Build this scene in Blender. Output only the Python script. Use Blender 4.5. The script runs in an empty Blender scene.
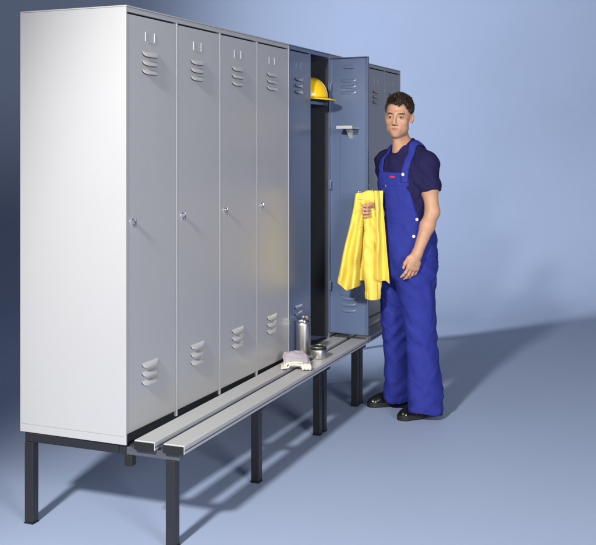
import bpy, bmesh, math, random
import numpy as np
from mathutils import Vector, Matrix
random.seed(7)
scene = bpy.context.scene
COL = scene.collection
# ------------------------------------------------------------------ camera (solved from the photograph)
FPX, CX, HY, YAW = 998.3, 292.2, 147.4, 0.4030
CAM = (-3.298, -2.109, 1.5257)
CC, SS = math.cos(YAW), math.sin(YAW)
cam = bpy.data.cameras.new('camera'); camo = bpy.data.objects.new('camera', cam); COL.objects.link(camo)
cam.sensor_fit = 'HORIZONTAL'; cam.sensor_width = 36; cam.lens = FPX / 596 * 36
cam.shift_x = (298 - CX) / 596; cam.shift_y = -(272.5 - HY) / 596
cam.clip_end = 200
camo.location = CAM; camo.rotation_euler = (math.pi / 2, 0, YAW - math.pi / 2)
scene.camera = camo
# ------------------------------------------------------------------ materials
def L(c):   # sRGB 0-255 -> linear
    return tuple(((v / 255) / 12.92 if v / 255 <= .04045 else ((v / 255 + .055) / 1.055) ** 2.4) for v in c)
MATS = {}
def mat(name, col, rough=.5, metal=0., bump=0., bscale=200., var=0., vscale=3., rvar=0., coat=0., sss=0., sheen=0., attr=None, spec=.5, stretch=None, bdist=.001):
    m = bpy.data.materials.new(name); m.use_nodes = True
    nt = m.node_tree; n = nt.nodes; l = nt.links; b = n['Principled BSDF']
    b.inputs['Base Color'].default_value = (*col, 1)
    b.inputs['Roughness'].default_value = rough; b.inputs['Metallic'].default_value = metal
    b.inputs['Coat Weight'].default_value = coat; b.inputs['Coat Roughness'].default_value = .26; b.inputs['Coat IOR'].default_value = 1.6
    b.inputs['Sheen Weight'].default_value = sheen
    b.inputs['Specular IOR Level'].default_value = spec
    if sss: b.inputs['Subsurface Weight'].default_value = sss; b.inputs['Subsurface Radius'].default_value = (.012, .004, .002); b.inputs['Subsurface Scale'].default_value = .6
    tc = n.new('ShaderNodeTexCoord')
    def noise(scale, detail=4, st=None):
        t = n.new('ShaderNodeTexNoise'); t.inputs['Scale'].default_value = scale; t.inputs['Detail'].default_value = detail
        mp = n.new('ShaderNodeMapping'); l.new(tc.outputs['Object'], mp.inputs[0]); l.new(mp.outputs[0], t.inputs['Vector'])
        if st: mp.inputs['Scale'].default_value = st
        return t
    src = None
    if attr:
        a = n.new('ShaderNodeAttribute'); a.attribute_name = attr; src = a.outputs['Color']
        l.new(src, b.inputs['Base Color'])
    if var:
        t = noise(vscale, 5, stretch); mx = n.new('ShaderNodeMix'); mx.data_type = 'RGBA'; mx.blend_type = 'MULTIPLY'
        mx.inputs[0].default_value = 1
        cr = n.new('ShaderNodeMapRange'); cr.inputs[1].default_value = .25; cr.inputs[2].default_value = .75
        cr.inputs[3].default_value = 1 - var; cr.inputs[4].default_value = 1 + var
        l.new(t.outputs['Fac'], cr.inputs[0])
        if src: l.new(src, mx.inputs[6])
        else: mx.inputs[6].default_value = (*col, 1)
        l.new(cr.outputs[0], mx.inputs[7]); l.new(mx.outputs[2], b.inputs['Base Color'])
    if rvar:
        t = noise(4, 4); cr = n.new('ShaderNodeMapRange'); cr.inputs[1].default_value = .3; cr.inputs[2].default_value = .7
        cr.inputs[3].default_value = rough - rvar; cr.inputs[4].default_value = rough + rvar
        l.new(t.outputs['Fac'], cr.inputs[0]); l.new(cr.outputs[0], b.inputs['Roughness'])
    if bump:
        t = noise(bscale, 3, stretch); bp = n.new('ShaderNodeBump'); bp.inputs['Strength'].default_value = bump; bp.inputs['Distance'].default_value = bdist
        l.new(t.outputs['Fac'], bp.inputs['Height']); l.new(bp.outputs[0], b.inputs['Normal'])
    MATS[name] = m
    return m
GREY = mat('light_grey_enamel', (.445, .448, .458), .36, bump=.12, bscale=350, var=.02, vscale=2, coat=.7, spec=.6)
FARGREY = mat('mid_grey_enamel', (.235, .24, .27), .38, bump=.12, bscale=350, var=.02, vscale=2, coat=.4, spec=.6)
BLUE = mat('slate_blue_enamel', (.105, .145, .25), .34, bump=.12, bscale=350, var=.03, vscale=2, coat=1, spec=.5)
DARK = mat('gap_shade', (.012, .012, .014), .7)  # near-black colour standing in for shade in door gaps and louvre slots
INNER = mat('interior_shade', (.03, .035, .045), .5)  # dark colour standing in for the shade inside the open locker
CHROME = mat('chrome', (.75, .75, .78), .15, 1)
STEEL = mat('brushed_steel', (.60, .58, .56), .36, 1, bump=.12, bscale=60, stretch=(1, 1, 30), bdist=.0004)
BLACKM = mat('black_tube_paint', (.018, .019, .024), .42, bump=.1, bscale=300, var=.1)
BRACK = mat('grey_bracket_paint', (.075, .08, .10), .45, bump=.1)
SLAT = mat('light_plastic_slat', (.47, .475, .48), .38, bump=.15, bscale=90, stretch=(1, 14, 14), var=.03, vscale=6, spec=.5)
CAP = mat('black_rubber', (.01, .012, .012), .55)
HELM = mat('yellow_helmet_plastic', (.95, .62, .01), .22, coat=.5, spec=.6)
YEL = mat('yellow_coated_fabric', (.82, .63, .10), .62, bump=.3, bscale=120, var=.03, vscale=8, bdist=.002)
DENIM = mat('royal_blue_twill', (.023, .033, .25), .8, bump=.5, bscale=500, var=.09, vscale=28, bdist=.0012, spec=.25)
SHIRT = mat('navy_jersey', (.014, .012, .062), .85, bump=.3, bscale=500, var=.1, vscale=20, spec=.2)
SKIN = mat('skin', (.6, .3, .18), .48, sss=.15, attr='tone', bump=.15, bscale=220, var=.05, vscale=60, spec=.4)
HAIR = mat('dark_brown_hair', (.032, .017, .010), .38, spec=.6, var=.3, vscale=60)
BOOT = mat('black_polished_leather', (.008, .008, .009), .2, bump=.2, bscale=90, rvar=.08, spec=.6)
SOLE = mat('black_boot_sole', (.012, .012, .014), .6, bump=.2)
EYEW = mat('eye_white', (.36, .33, .31), .2)
IRIS = mat('dark_iris', (.03, .02, .012), .15)
PLAST = mat('white_plastic', (.8, .8, .78), .3)
CLOTH = mat('worn_canvas', (.44, .40, .46), .85, bump=.6, bscale=90, var=.12, vscale=30, bdist=.002)
CLOTHW = mat('cream_leather', (.78, .70, .60), .75, bump=.5, bscale=60, var=.1, vscale=20, bdist=.002)
BRASS = mat('amber_stopper', (.7, .42, .1), .3, .6)
RED = mat('red_label', (.55, .02, .03), .6)
FLOORM = mat('pale_blue_studio_floor', (.36, .44, .62), .55, bump=.25, bscale=420, var=.02, vscale=1.2, spec=.25, bdist=.0008)
# ------------------------------------------------------------------ object helpers
def put(o, parent=None):
    COL.objects.link(o)
    if parent: o.parent = parent
    return o
def thing(name, label, cat, loc=(0, 0, 0), rz=0, group=None):
    o = bpy.data.objects.new(name, None); o.empty_display_size = .1; COL.objects.link(o)
    o.location = loc; o.rotation_euler = (0, 0, rz); o['label'] = label; o['category'] = cat
    if group: o['group'] = group
    return o
def obj(name, bm, m, parent=None, smooth=False, loc=None, rot=None, auto=None):
    me = bpy.data.meshes.new(name); bmesh.ops.recalc_face_normals(bm, faces=bm.faces[:]); bm.to_mesh(me); bm.free()
    me.materials.append(m)
    o = bpy.data.objects.new(name, me); put(o, parent)
    if loc: o.location = loc
    if rot: o.rotation_euler = rot
    if smooth or auto:
        for p in me.polygons: p.use_smooth = True
        if auto:
            bmm = bmesh.new(); bmm.from_mesh(me)
            for e in bmm.edges:
                if len(e.link_faces) == 2 and e.calc_face_angle() > math.radians(auto): e.smooth = False
            bmm.to_mesh(me); bmm.free()
    return o
def box(bm, x0, x1, y0, y1, z0, z1, bev=0., seg=2):
    vs = [bm.verts.new((x, y, z)) for x in (x0, x1) for y in (y0, y1) for z in (z0, z1)]
    F = [(0, 1, 3, 2), (4, 6, 7, 5), (0, 4, 5, 1), (2, 3, 7, 6), (0, 2, 6, 4), (1, 5, 7, 3)]
    fs = [bm.faces.new([vs[i] for i in f]) for f in F]
    bmesh.ops.recalc_face_normals(bm, faces=fs)
    if bev > 0:
        es = list({e for f in fs for e in f.edges})
        bmesh.ops.bevel(bm, geom=es, offset=bev, segments=seg, affect='EDGES', profile=.5)
def bxo(name, x0, x1, y0, y1, z0, z1, m, parent, bev=.0015):
    bm = bmesh.new(); box(bm, x0, x1, y0, y1, z0, z1, bev); return obj(name, bm, m, parent)
def lathe(bm, prof, n=40, c=(0, 0, 0), M=None):
    rings = []
    for r, z in prof:
        ring = []
        for i in range(n):
            a = 2 * math.pi * i / n; v = Vector((r * math.cos(a), r * math.sin(a), z))
            if M: v = M @ v
            ring.append(bm.verts.new(v + Vector(c)))
        rings.append(ring)
    for a, b in zip(rings, rings[1:]):
        for i in range(n): bm.faces.new((a[i], a[(i + 1) % n], b[(i + 1) % n], b[i]))
    bm.faces.new(rings[0]); bm.faces.new(rings[-1])
def tube(bm, pts, r, n=10):
    pts = [Vector(p) for p in pts]; rings = []
    for i, p in enumerate(pts):
        d = (pts[min(i + 1, len(pts) - 1)] - pts[max(i - 1, 0)]).normalized()
        u = d.orthogonal().normalized() if i == 0 else (u - d * u.dot(d)).normalized()
        w = d.cross(u); rr = r[i] if isinstance(r, (list, tuple)) else r
        rings.append([bm.verts.new(p + (u * math.cos(2 * math.pi * k / n) + w * math.sin(2 * math.pi * k / n)) * rr) for k in range(n)])
    for a, b in zip(rings, rings[1:]):
        for i in range(n): bm.faces.new((a[i], a[(i + 1) % n], b[(i + 1) % n], b[i]))
    bm.faces.new(rings[0]); bm.faces.new(rings[-1])
def copy_child(src, parent, loc):
    c = src.copy(); COL.objects.link(c); c.parent = parent; c.location = loc; return c
# ------------------------------------------------------------------ setting: seamless backdrop
def W(fw, r, z=0.):   # world point from forward depth and sideways offset
    return Vector((CAM[0] + fw * CC + r * SS, CAM[1] + fw * SS - r * CC, z))
FL = 8.9; CR = 3.6
bm = bmesh.new()
prof = [(-6, 0)] + [(FL * k / 20 if k else 0, 0) for k in range(21)]
vs = []
for r in [-14 + 28 * i / 40 for i in range(41)]:
    vs.append([bm.verts.new(W(f, r, 0)) for f in [-8, -4, 0, 2, 4, 6, 8, FL]])
for a, b in zip(vs, vs[1:]):
    for i in range(len(a) - 1): bm.faces.new((a[i], a[i + 1], b[i + 1], b[i]))
fo = obj('floor', bm, FLOORM, smooth=True); fo['kind'] = 'structure'
bm = bmesh.new(); vs = []
cove = [(FL, 0)] + [(FL + CR * math.sin(a), CR * (1 - math.cos(a))) for a in [math.pi / 2 * k / 32 for k in range(1, 33)]] + [(FL + CR, z) for z in (3.5, 5, 7, 9)]
for r in [-14 + 28 * i / 40 for i in range(41)]:
    vs.append([bm.verts.new(W(f, r, z)) for f, z in cove])
for a, b in zip(vs, vs[1:]):
    for i in range(len(a) - 1): bm.faces.new((a[i], a[i + 1], b[i + 1], b[i]))
wo = obj('studio_backdrop', bm, FLOORM, smooth=True); wo['kind'] = 'structure'
# ------------------------------------------------------------------ lockers
ZB, H, TOP = .373, 1.70, 2.073
DZ0, DZ1 = .4125, 2.045          # door bottom / top
def louvre_bm(w=.075, h=.021, d=.014, sign=-1):
    """pressed slot: rounded hood, dark painted shade below"""
    bm = bmesh.new(); nx, nz = 24, 8; g = []
    for i in range(nx + 1):
        u = i / nx * 2 - 1; row = []
        for j in range(nz + 1):
            v = j / nz   # 0 bottom lip .. 1 top
            e = max(0, 1 - abs(u) ** 3.2)
            p = d * e ** .6 * (math.cos((v) * math.pi / 2) ** .7 if v < 1 else 0)
            row.append(bm.verts.new((u * w / 2, sign * p, h * .5 - (1 - v) * h * (1 - abs(u) ** 6) ** .5)))
        g.append(row)
    for i in range(nx):
        for j in range(nz): bm.faces.new((g[i][j], g[i + 1][j], g[i + 1][j + 1], g[i][j + 1]))
    # underside lip: dark faces painted as the shade of the slot
    low = [bm.verts.new((g[i][0].co.x, 0, g[i][0].co.z + .001)) for i in range(nx + 1)]
    for i in range(nx): bm.faces.new((g[i][0], low[i], low[i + 1], g[i + 1][0])).material_index = 1
    bmesh.ops.remove_doubles(bm, verts=bm.verts[:], dist=1e-5)
    return bm
def door(parent, x0, x1, m, pitch=.4, handle=True, name='door'):
    """door leaf in the plane y = 0, front facing -y"""
    w = x1 - x0; cx = (x0 + x1) / 2
    bm = bmesh.new(); box(bm, x0, x1, -.002, .018, DZ0, DZ1, .0025)
    d = obj(name, bm, m, parent)
    first = None
    lw = .128 if pitch > .35 else .108
    for zc in (1.898, 1.863, 1.828, .655, .62, .585):
        if first is None:
            first = obj('louvre', louvre_bm(lw), m, d, auto=50); first.data.materials.append(DARK); first.location = (cx - .02, -.002, zc)
        else: copy_child(first, d, (cx - .02, -.002, zc))
    bm = bmesh.new()   # embossed label holder: three thin folded rims
    hw, z0, z1 = .036, 1.950, 1.982
    box(bm, -hw, -hw + .004, -.0045, -.001, z0, z1 + .006, .001)
    box(bm, hw - .004, hw, -.0045, -.001, z0, z1 + .006, .001)
    box(bm, -hw + .012, hw - .012, -.0045, -.001, z0 - .004, z0, .001)
    obj('label_holder', bm, m, d).location = (cx - .02, 0, 0)
    if handle:
        bm = bmesh.new()
        M = Matrix.Rotation(math.pi / 2, 4, 'X')
        lathe(bm, [(.017, 0), (.017, .006), (.013, .01), (.012, .02), (.014, .022), (.014, .03), (.011, .034)], 24, (0, 0, 0), M)
        box(bm, -.0055, .0055, -.043, -.033, -.028, .016, .003)
        hl = obj('handle', bm, CHROME, d, auto=35); hl.location = (x0 + .040, -.002, 1.235); hl.scale = (.70, .36, .72)
    return d
def bank(name, label, xs, m, inner=None, leftx=None, zoff=0., open_last=False, group=None):
    X0, X1 = xs[0], xs[-1]
    t = thing(name, label, 'locker', (X0, .25, ZB), 0, group)
    off = Vector((-X0, -.25, -ZB))
    def P(n, a, b, c, d, e, f, mm, bev=.0015, par=None):
        o = bxo(n, a, b, c, d, e, f, mm, par or t, bev)
        if not par: o.location = off
        return o
    g = .0008
    P('side_panel', X0 + g, X0 + .010, -.004, .5, ZB, TOP - .002, m, .002)
    P('side_panel', X1 - .010, X1 - g, -.004, .5, ZB, TOP - .002, m, .002)
    P('panel_fold', X0 - .0012, X0 + .0002, .004, .494, ZB + .034, ZB + .037, m, 0) if X0 == 0 else None
    P('back_panel', X0 + .011, X1 - .011, .494, .499, ZB + .003, TOP - .004, m)
    P('top_panel', X0 + g, X1 - g, -.006, .5, TOP - .0015, TOP + .004, m, .0015)
    P('top_rail', X0 + .011, X1 - .011, -.003, .02, DZ1 + .007, TOP - .002, m)
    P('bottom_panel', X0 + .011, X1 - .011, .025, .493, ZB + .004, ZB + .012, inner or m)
    P('plinth', X0 + .011, X1 - .011, .008, .024, ZB + .001, DZ0 - .004, CAP)
    for k, (a, b) in enumerate(zip(xs, xs[1:])):
        if k: P('partition', a - .006, a + .006, -.003, .49, ZB + .015, DZ1 + .0065, m, .0015)
        dx0 = a + (.0125 if k == 0 else .0085); dx1 = b - (.0125 if k == len(xs) - 2 else .0085)
        if open_last and k == len(xs) - 2: continue
        d = door(t, dx0, dx1, m, b - a, handle=(m is not BLUE)); d.location = off
        # near-black sheet behind the doors: shade of the gaps put into its colour
    if not open_last:
        P('gap_shade_sheet', X0 + .013, X1 - .013, .0195, .0235, DZ0 - .003, DZ1 + .006, DARK, 0)
    return t, off
b1, o1 = bank('locker_bank', 'light grey steel four-door locker bank nearest the camera with bright white side', [0, .4, .8, 1.2, 1.5995], GREY, group='lockers standing in one row')
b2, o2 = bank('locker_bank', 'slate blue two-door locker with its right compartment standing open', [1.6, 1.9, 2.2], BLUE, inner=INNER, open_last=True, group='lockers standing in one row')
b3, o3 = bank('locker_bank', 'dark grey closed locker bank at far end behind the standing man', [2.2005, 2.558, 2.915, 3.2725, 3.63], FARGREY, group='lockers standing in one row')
# closed half: gap shade sheet; open compartment: painted shade lining, shelf, coat rail
for nm, a in (('gap_shade_sheet', (1.613, 1.893, .0195, .0235, DZ0 - .003, DZ1 + .006)),):
    o = bxo(nm, *a, DARK, b2, 0); o.location = o2
o = bxo('hat_shelf', 1.907, 2.189, .012, .49, 1.772, 1.790, BLUE, b2); o.location = o2
o = bxo('shade_lining', 2.1865, 2.1895, .001, .49, DZ0, 1.770, INNER, b2, 0); o.location = o2
o = bxo('shade_lining', 2.1865, 2.1895, .001, .49, 1.792, DZ1, INNER, b2, 0); o.location = o2
o = bxo('shade_lining', 1.9062, 1.909, .001, .49, DZ0, 1.770, INNER, b2, 0); o.location = o2
bm = bmesh.new(); tube(bm, [(1.909, .25, 1.70), (2.186, .25, 1.70)], .009); o = obj('coat_rail', bm, CHROME, b2, smooth=True); o.location = o2
# the open door, hinged at the right post; local x runs from hinge to free edge, inner face looks along -y local
HINGE = Vector((2.192, -.012, 0)); ang = math.radians(-94.)
dw = .245; DT, DB = 2.05, .443
od = bpy.data.objects.new('open_door', None)
bm = bmesh.new(); box(bm, 0, dw, .0, .004, DB, DT, .001)
box(bm, .0, .004, -.018, -.0005, DB, DT, .001); box(bm, dw - .004, dw, -.018, -.0005, DB, DT, .001)
box(bm, .0045, dw - .0045, -.018, -.0005, DB, DB + .004, .001); box(bm, .0045, dw - .0045, -.018, -.0005, DT - .004, DT, .001)
od = obj('door', bm, BLUE, b2); od.location = HINGE + o2; od.rotation_euler = (0, 0, ang)
od['label'] = 'door standing open, seen from its inner side'
bm = bmesh.new()
box(bm, .066, .146, -.005, -.0005, .66, 1.60, .002)
obj('stiffener', bm, BLUE, od)
lv = None
for zc in (1.915, 1.880, 1.845, .675 - .03, .61, .575):
    bm = louvre_bm(.10, .018, .006, -1); l_ = obj('louvre', bm, BLUE, od, auto=50); l_.data.materials.append(DARK); l_.location = (.115, -.0005 if zc > 1.7 else -.0005, zc)
    if zc < .67: l_.location.x = .115
bm = bmesh.new(); box(bm, .085, .185, -.10, -.001, 1.632, 1.640, .002); box(bm, .085, .185, -.104, -.1, 1.632, 1.650, .001)
vs = [bm.verts.new(p) for p in [(.124, -.002, 1.6315), (.124, -.055, 1.6315), (.124, -.002, 1.575), (.146, -.002, 1.6315), (.146, -.055, 1.6315), (.146, -.002, 1.575)]]
bm.faces.new(vs[:3]); bm.faces.new(vs[3:][::-1]); bm.faces.new((vs[1], vs[4], vs[5], vs[2])); bm.faces.new((vs[0], vs[3], vs[4], vs[1])); bm.faces.new((vs[0], vs[2], vs[5], vs[3]))
obj('door_tray', bm, SLAT, od)
bm = bmesh.new(); box(bm, .095, .15, -.012, -.0006, 1.985, 2.0, .002); obj('label_clip', bm, BLUE, od)
for zc in (.69, 1.85, 1.28):
    bm = bmesh.new(); lathe(bm, [(.006, 0), (.006, .055)], 12, (0, -.018, zc)); box(bm, .001, .016, -.024, -.018, zc, zc + .055, .001); obj('hinge', bm, BLUE, od, auto=30)
bm = bmesh.new(); box(bm, dw - .03, dw - .012, -.03, -.0005, 1.20, 1.26, .003); obj('lock_body', bm, CHROME, od)
# ------------------------------------------------------------------ bench stands under the lockers
def bench(name, label, L0, L1, legs, caps=True, backlegs=()):
    rz = .0235
    t = thing(name, label, 'bench', (0, 0, 0), rz, 'slatted benches along the lockers')
    for k, y0 in enumerate((-.135, -.262)):
        bm = bmesh.new(); box(bm, L0 + .004, L1 - .004, y0, y0 + .09, .367, .402, .004, 3)
        s = obj('slat', bm, SLAT, t)
        for xe in ((L0 - .002, L0 + .0035), (L1 - .0035, L1 + .002)):
            bm = bmesh.new(); box(bm, xe[0], xe[1], y0 + .002, y0 + .088, .3675, .398, .001); obj('end_cap', bm, CAP, s)
        bm = bmesh.new(); box(bm, L0 + .006, L1 - .006, y0 - .0018, y0 - .0002, .380, .384, 0); obj('edge_groove', bm, BRACK, s)
    for x in legs:
        bm = bmesh.new(); box(bm, x - .02, x + .02, -.212, -.172, .008, .334, .003); lg = obj('leg', bm, BLACKM, t)
        bm = bmesh.new(); box(bm, x - .022, x + .022, -.214, -.170, 0, .0078, .002); obj('foot_cap', bm, CAP, lg)
        bm = bmesh.new(); box(bm, x - .0195, x + .0195, -.232, .0, .335, .3655, .003); obj('support_arm', bm, BRACK if x < .1 else BLACKM, t)
    for a, b in zip([L0 + .03], [L1 - .03]):
        bm = bmesh.new(); box(bm, a, b, .003, .038, .333, .3715, .003); obj('base_rail', bm, BLACKM, t)
        bm = bmesh.new(); box(bm, a, b, .445, .48, .333, .3715, .003); obj('base_rail', bm, BLACKM, t)
    for x in backlegs:
        bm = bmesh.new(); box(bm, x - .02, x + .02, .0385, .4445, .333, .3705, .003); obj('cross_rail', bm, BLACKM, t)
        bm = bmesh.new(); box(bm, x - .02, x + .02, .4400, .48, .006, .3325, .003); lg = obj('leg', bm, BLACKM, t)
        bm = bmesh.new(); box(bm, x - .022, x + .022, .438, .482, 0, .0058, .002); obj('foot_cap', bm, CAP, lg)
        bm = bmesh.new(); box(bm, x - .017, x + .017, -.02, .014, .287, .3325, .004); obj('tube_stub', bm, CAP, t)
    return t
bench('bench_stand', 'long pale two-slat bench in front of nearest lockers on black legs, holding flask and gloves', -.012, 2.305, [.030, .825, 1.63, 1.70, 2.27], backlegs=(.035, 1.58, 2.25))
bench('bench_stand', 'short far section of two-slat bench on black legs partly hidden behind the man', 2.315, 3.66, [2.335, 3.62], backlegs=(2.36, 3.6))
# ------------------------------------------------------------------ small things
def rz_pt(x, y):  # on the slightly turned bench
    c, s = math.cos(.0235), math.sin(.0235); return (x * c - y * s, x * s + y * c)
BZ = .4025
fx, fy = 1.692, -.046
f = thing('vacuum_flask', 'tall brushed steel vacuum flask with amber stopper standing on the bench', 'flask', (fx, fy, BZ))
bm = bmesh.new(); lathe(bm, [(.034, 0), (.038, .003), (.0405, .01), (.0405, .166), (.0395, .172), (.037, .176), (.036, .178)], 48); obj('flask_body', bm, STEEL, f, auto=40)
bm = bmesh.new(); lathe(bm, [(.0355, .1785), (.0355, .188), (.031, .197), (.020, .203), (.011, .205), (.011, .213), (.006, .215)], 32); st = obj('stopper', bm, CHROME, f, auto=30)
bm = bmesh.new(); box(bm, .012, .030, -.02, .004, .196, .209, .004); obj('pour_button', bm, BRASS, st)
cx_, cy_ = 1.655, -.150
c = thing('flask_cup', 'short round steel cup standing on bench to the right of the flask', 'cup', (cx_, cy_, BZ))
bm = bmesh.new()
lathe(bm, [(.030, 0), (.040, .001), (.042, .006), (.042, .062), (.0405, .064), (.039, .062), (.038, .008), (.03, .005)], 48); obj('cup_wall', bm, STEEL, c, auto=40)
bm = bmesh.new(); lathe(bm, [(.0422, .048), (.0428, .05), (.0428, .060), (.0422, .062)], 48); obj('rim_band', bm, CAP, c, auto=30)
# hard hat
h = thing('hard_hat', 'yellow plastic hard hat on hat shelf of the open blue locker', 'hard hat', (2.045, .075, 1.7905))
bm = bmesh.new(); n = 48; rings = []
for k in range(15):
    a = k / 14 * math.pi / 2
    ring = []
    for i in range(n):
        th = 2 * math.pi * i / n
        rx, ry = .103, .122
        rr = math.cos(a) ** .75
        ridge = .004 * math.exp(-(math.sin(th) * 0 + math.cos(th)) ** 2 / .02) * (1 if k > 2 else 0)
        ring.append(bm.verts.new((rx * rr * math.cos(th), ry * rr * math.sin(th), .018 + (.118 + ridge) * math.sin(a) ** .95)))
    rings.append(ring)
for a, b in zip(rings, rings[1:]):
    for i in range(n): bm.faces.new((a[i], a[(i + 1) % n], b[(i + 1) % n], b[i]))
bmesh.ops.remove_doubles(bm, verts=bm.verts[:], dist=.0008)
ho = obj('shell', bm, HELM, h, smooth=True); so = ho.modifiers.new('t', 'SOLIDIFY'); so.thickness = .003
bm = bmesh.new(); ra, rb = [], []
for i in range(n):
    th = 2 * math.pi * i / n
    pk = max(0, -math.sin(th)) ** 2.2      # peak points out of the locker, -y
    e = .010 + .040 * pk
    ra.append(bm.verts.new((.102 * math.cos(th), .121 * math.sin(th), .021)))
    rb.append(bm.verts.new(((.103 + e * .6) * math.cos(th), (.122 + e) * math.sin(th), .016 - .010 * pk)))
for i in range(n): bm.faces.new((ra[i], ra[(i + 1) % n], rb[(i + 1) % n], rb[i]))
po = obj('brim', bm, HELM, h, smooth=True); so = po.modifiers.new('t', 'SOLIDIFY'); so.thickness = .004
bm = bmesh.new(); lathe(bm, [(.086, .002), (.092, .002), (.092, .017), (.086, .017)], 32); o = obj('headband', bm, CAP, h, smooth=True); o.scale = (1, 1.15, 1)
h.rotation_euler = (0, 0, .12)
# ------------------------------------------------------------------ signed-distance modelling
rng = np.random.RandomState(3); LAT = rng.rand(32, 32, 32).astype(np.float32) * 2 - 1
def vnoise(P, s, off=0.):
    q = P * np.asarray(s, dtype=np.float32) + off; i = np.floor(q).astype(int); f_ = (q - i).astype(np.float32); f_ = f_ * f_ * (3 - 2 * f_)
    r = 0
    for dx in (0, 1):
        wx = f_[:, 0] if dx else 1 - f_[:, 0]
        for dy in (0, 1):
            wy = f_[:, 1] if dy else 1 - f_[:, 1]
            for dz in (0, 1):
                wz = f_[:, 2] if dz else 1 - f_[:, 2]
                r = r + LAT[(i[:, 0] + dx) % 32, (i[:, 1] + dy) % 32, (i[:, 2] + dz) % 32] * wx * wy * wz
    return r
def smin(a, b, k):
    h_ = np.clip(.5 + .5 * (b - a) / k, 0, 1); return b * (1 - h_) + a * h_ - k * h_ * (1 - h_)
def smax(a, b, k): return -smin(-a, -b, k)
def cap(P, a, b, ra, rb):
    a = np.asarray(a, float); b = np.asarray(b, float); ab = b - a; pa = P - a
    h_ = np.clip(pa @ ab / (ab @ ab), 0, 1); return np.linalg.norm(pa - h_[:, None] * ab, axis=1) - (ra + (rb - ra) * h_)
def ell(P, c, r, R=None):
    q = P - np.asarray(c, float)
    if R is not None: q = q @ R
    r = np.asarray(r, float); k0 = np.linalg.norm(q / r, axis=1); k1 = np.linalg.norm(q / (r * r), axis=1) + 1e-9
    return k0 * (k0 - 1) / k1
def sections(P, S):
    """stack of ellipses: rows z, cr, ct, a (person's side axis), b (facing axis), phi"""
    S = np.array(sorted(S)); z = P[:, 2]; I = lambda k: np.interp(z, S[:, 0], S[:, k])
    # smooth interpolation
    cr, ct, a, b, ph = I(1), I(2), I(3), I(4), I(5)
    dr, dt = P[:, 0] - cr, P[:, 1] - ct
    l = dr * np.cos(ph) + dt * np.sin(ph); f_ = -dr * np.sin(ph) + dt * np.cos(ph)
    k0 = np.sqrt((l / a) ** 2 + (f_ / b) ** 2); k1 = np.sqrt((l / a ** 2) ** 2 + (f_ / b ** 2) ** 2) + 1e-9
    d = k0 * (k0 - 1) / k1
    d = np.where(k0 < .2, -.8 * np.minimum(a, b), d)
    return smax(d, np.maximum(S[0, 0] - z, z - S[-1, 0]), .03), l, f_
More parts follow.
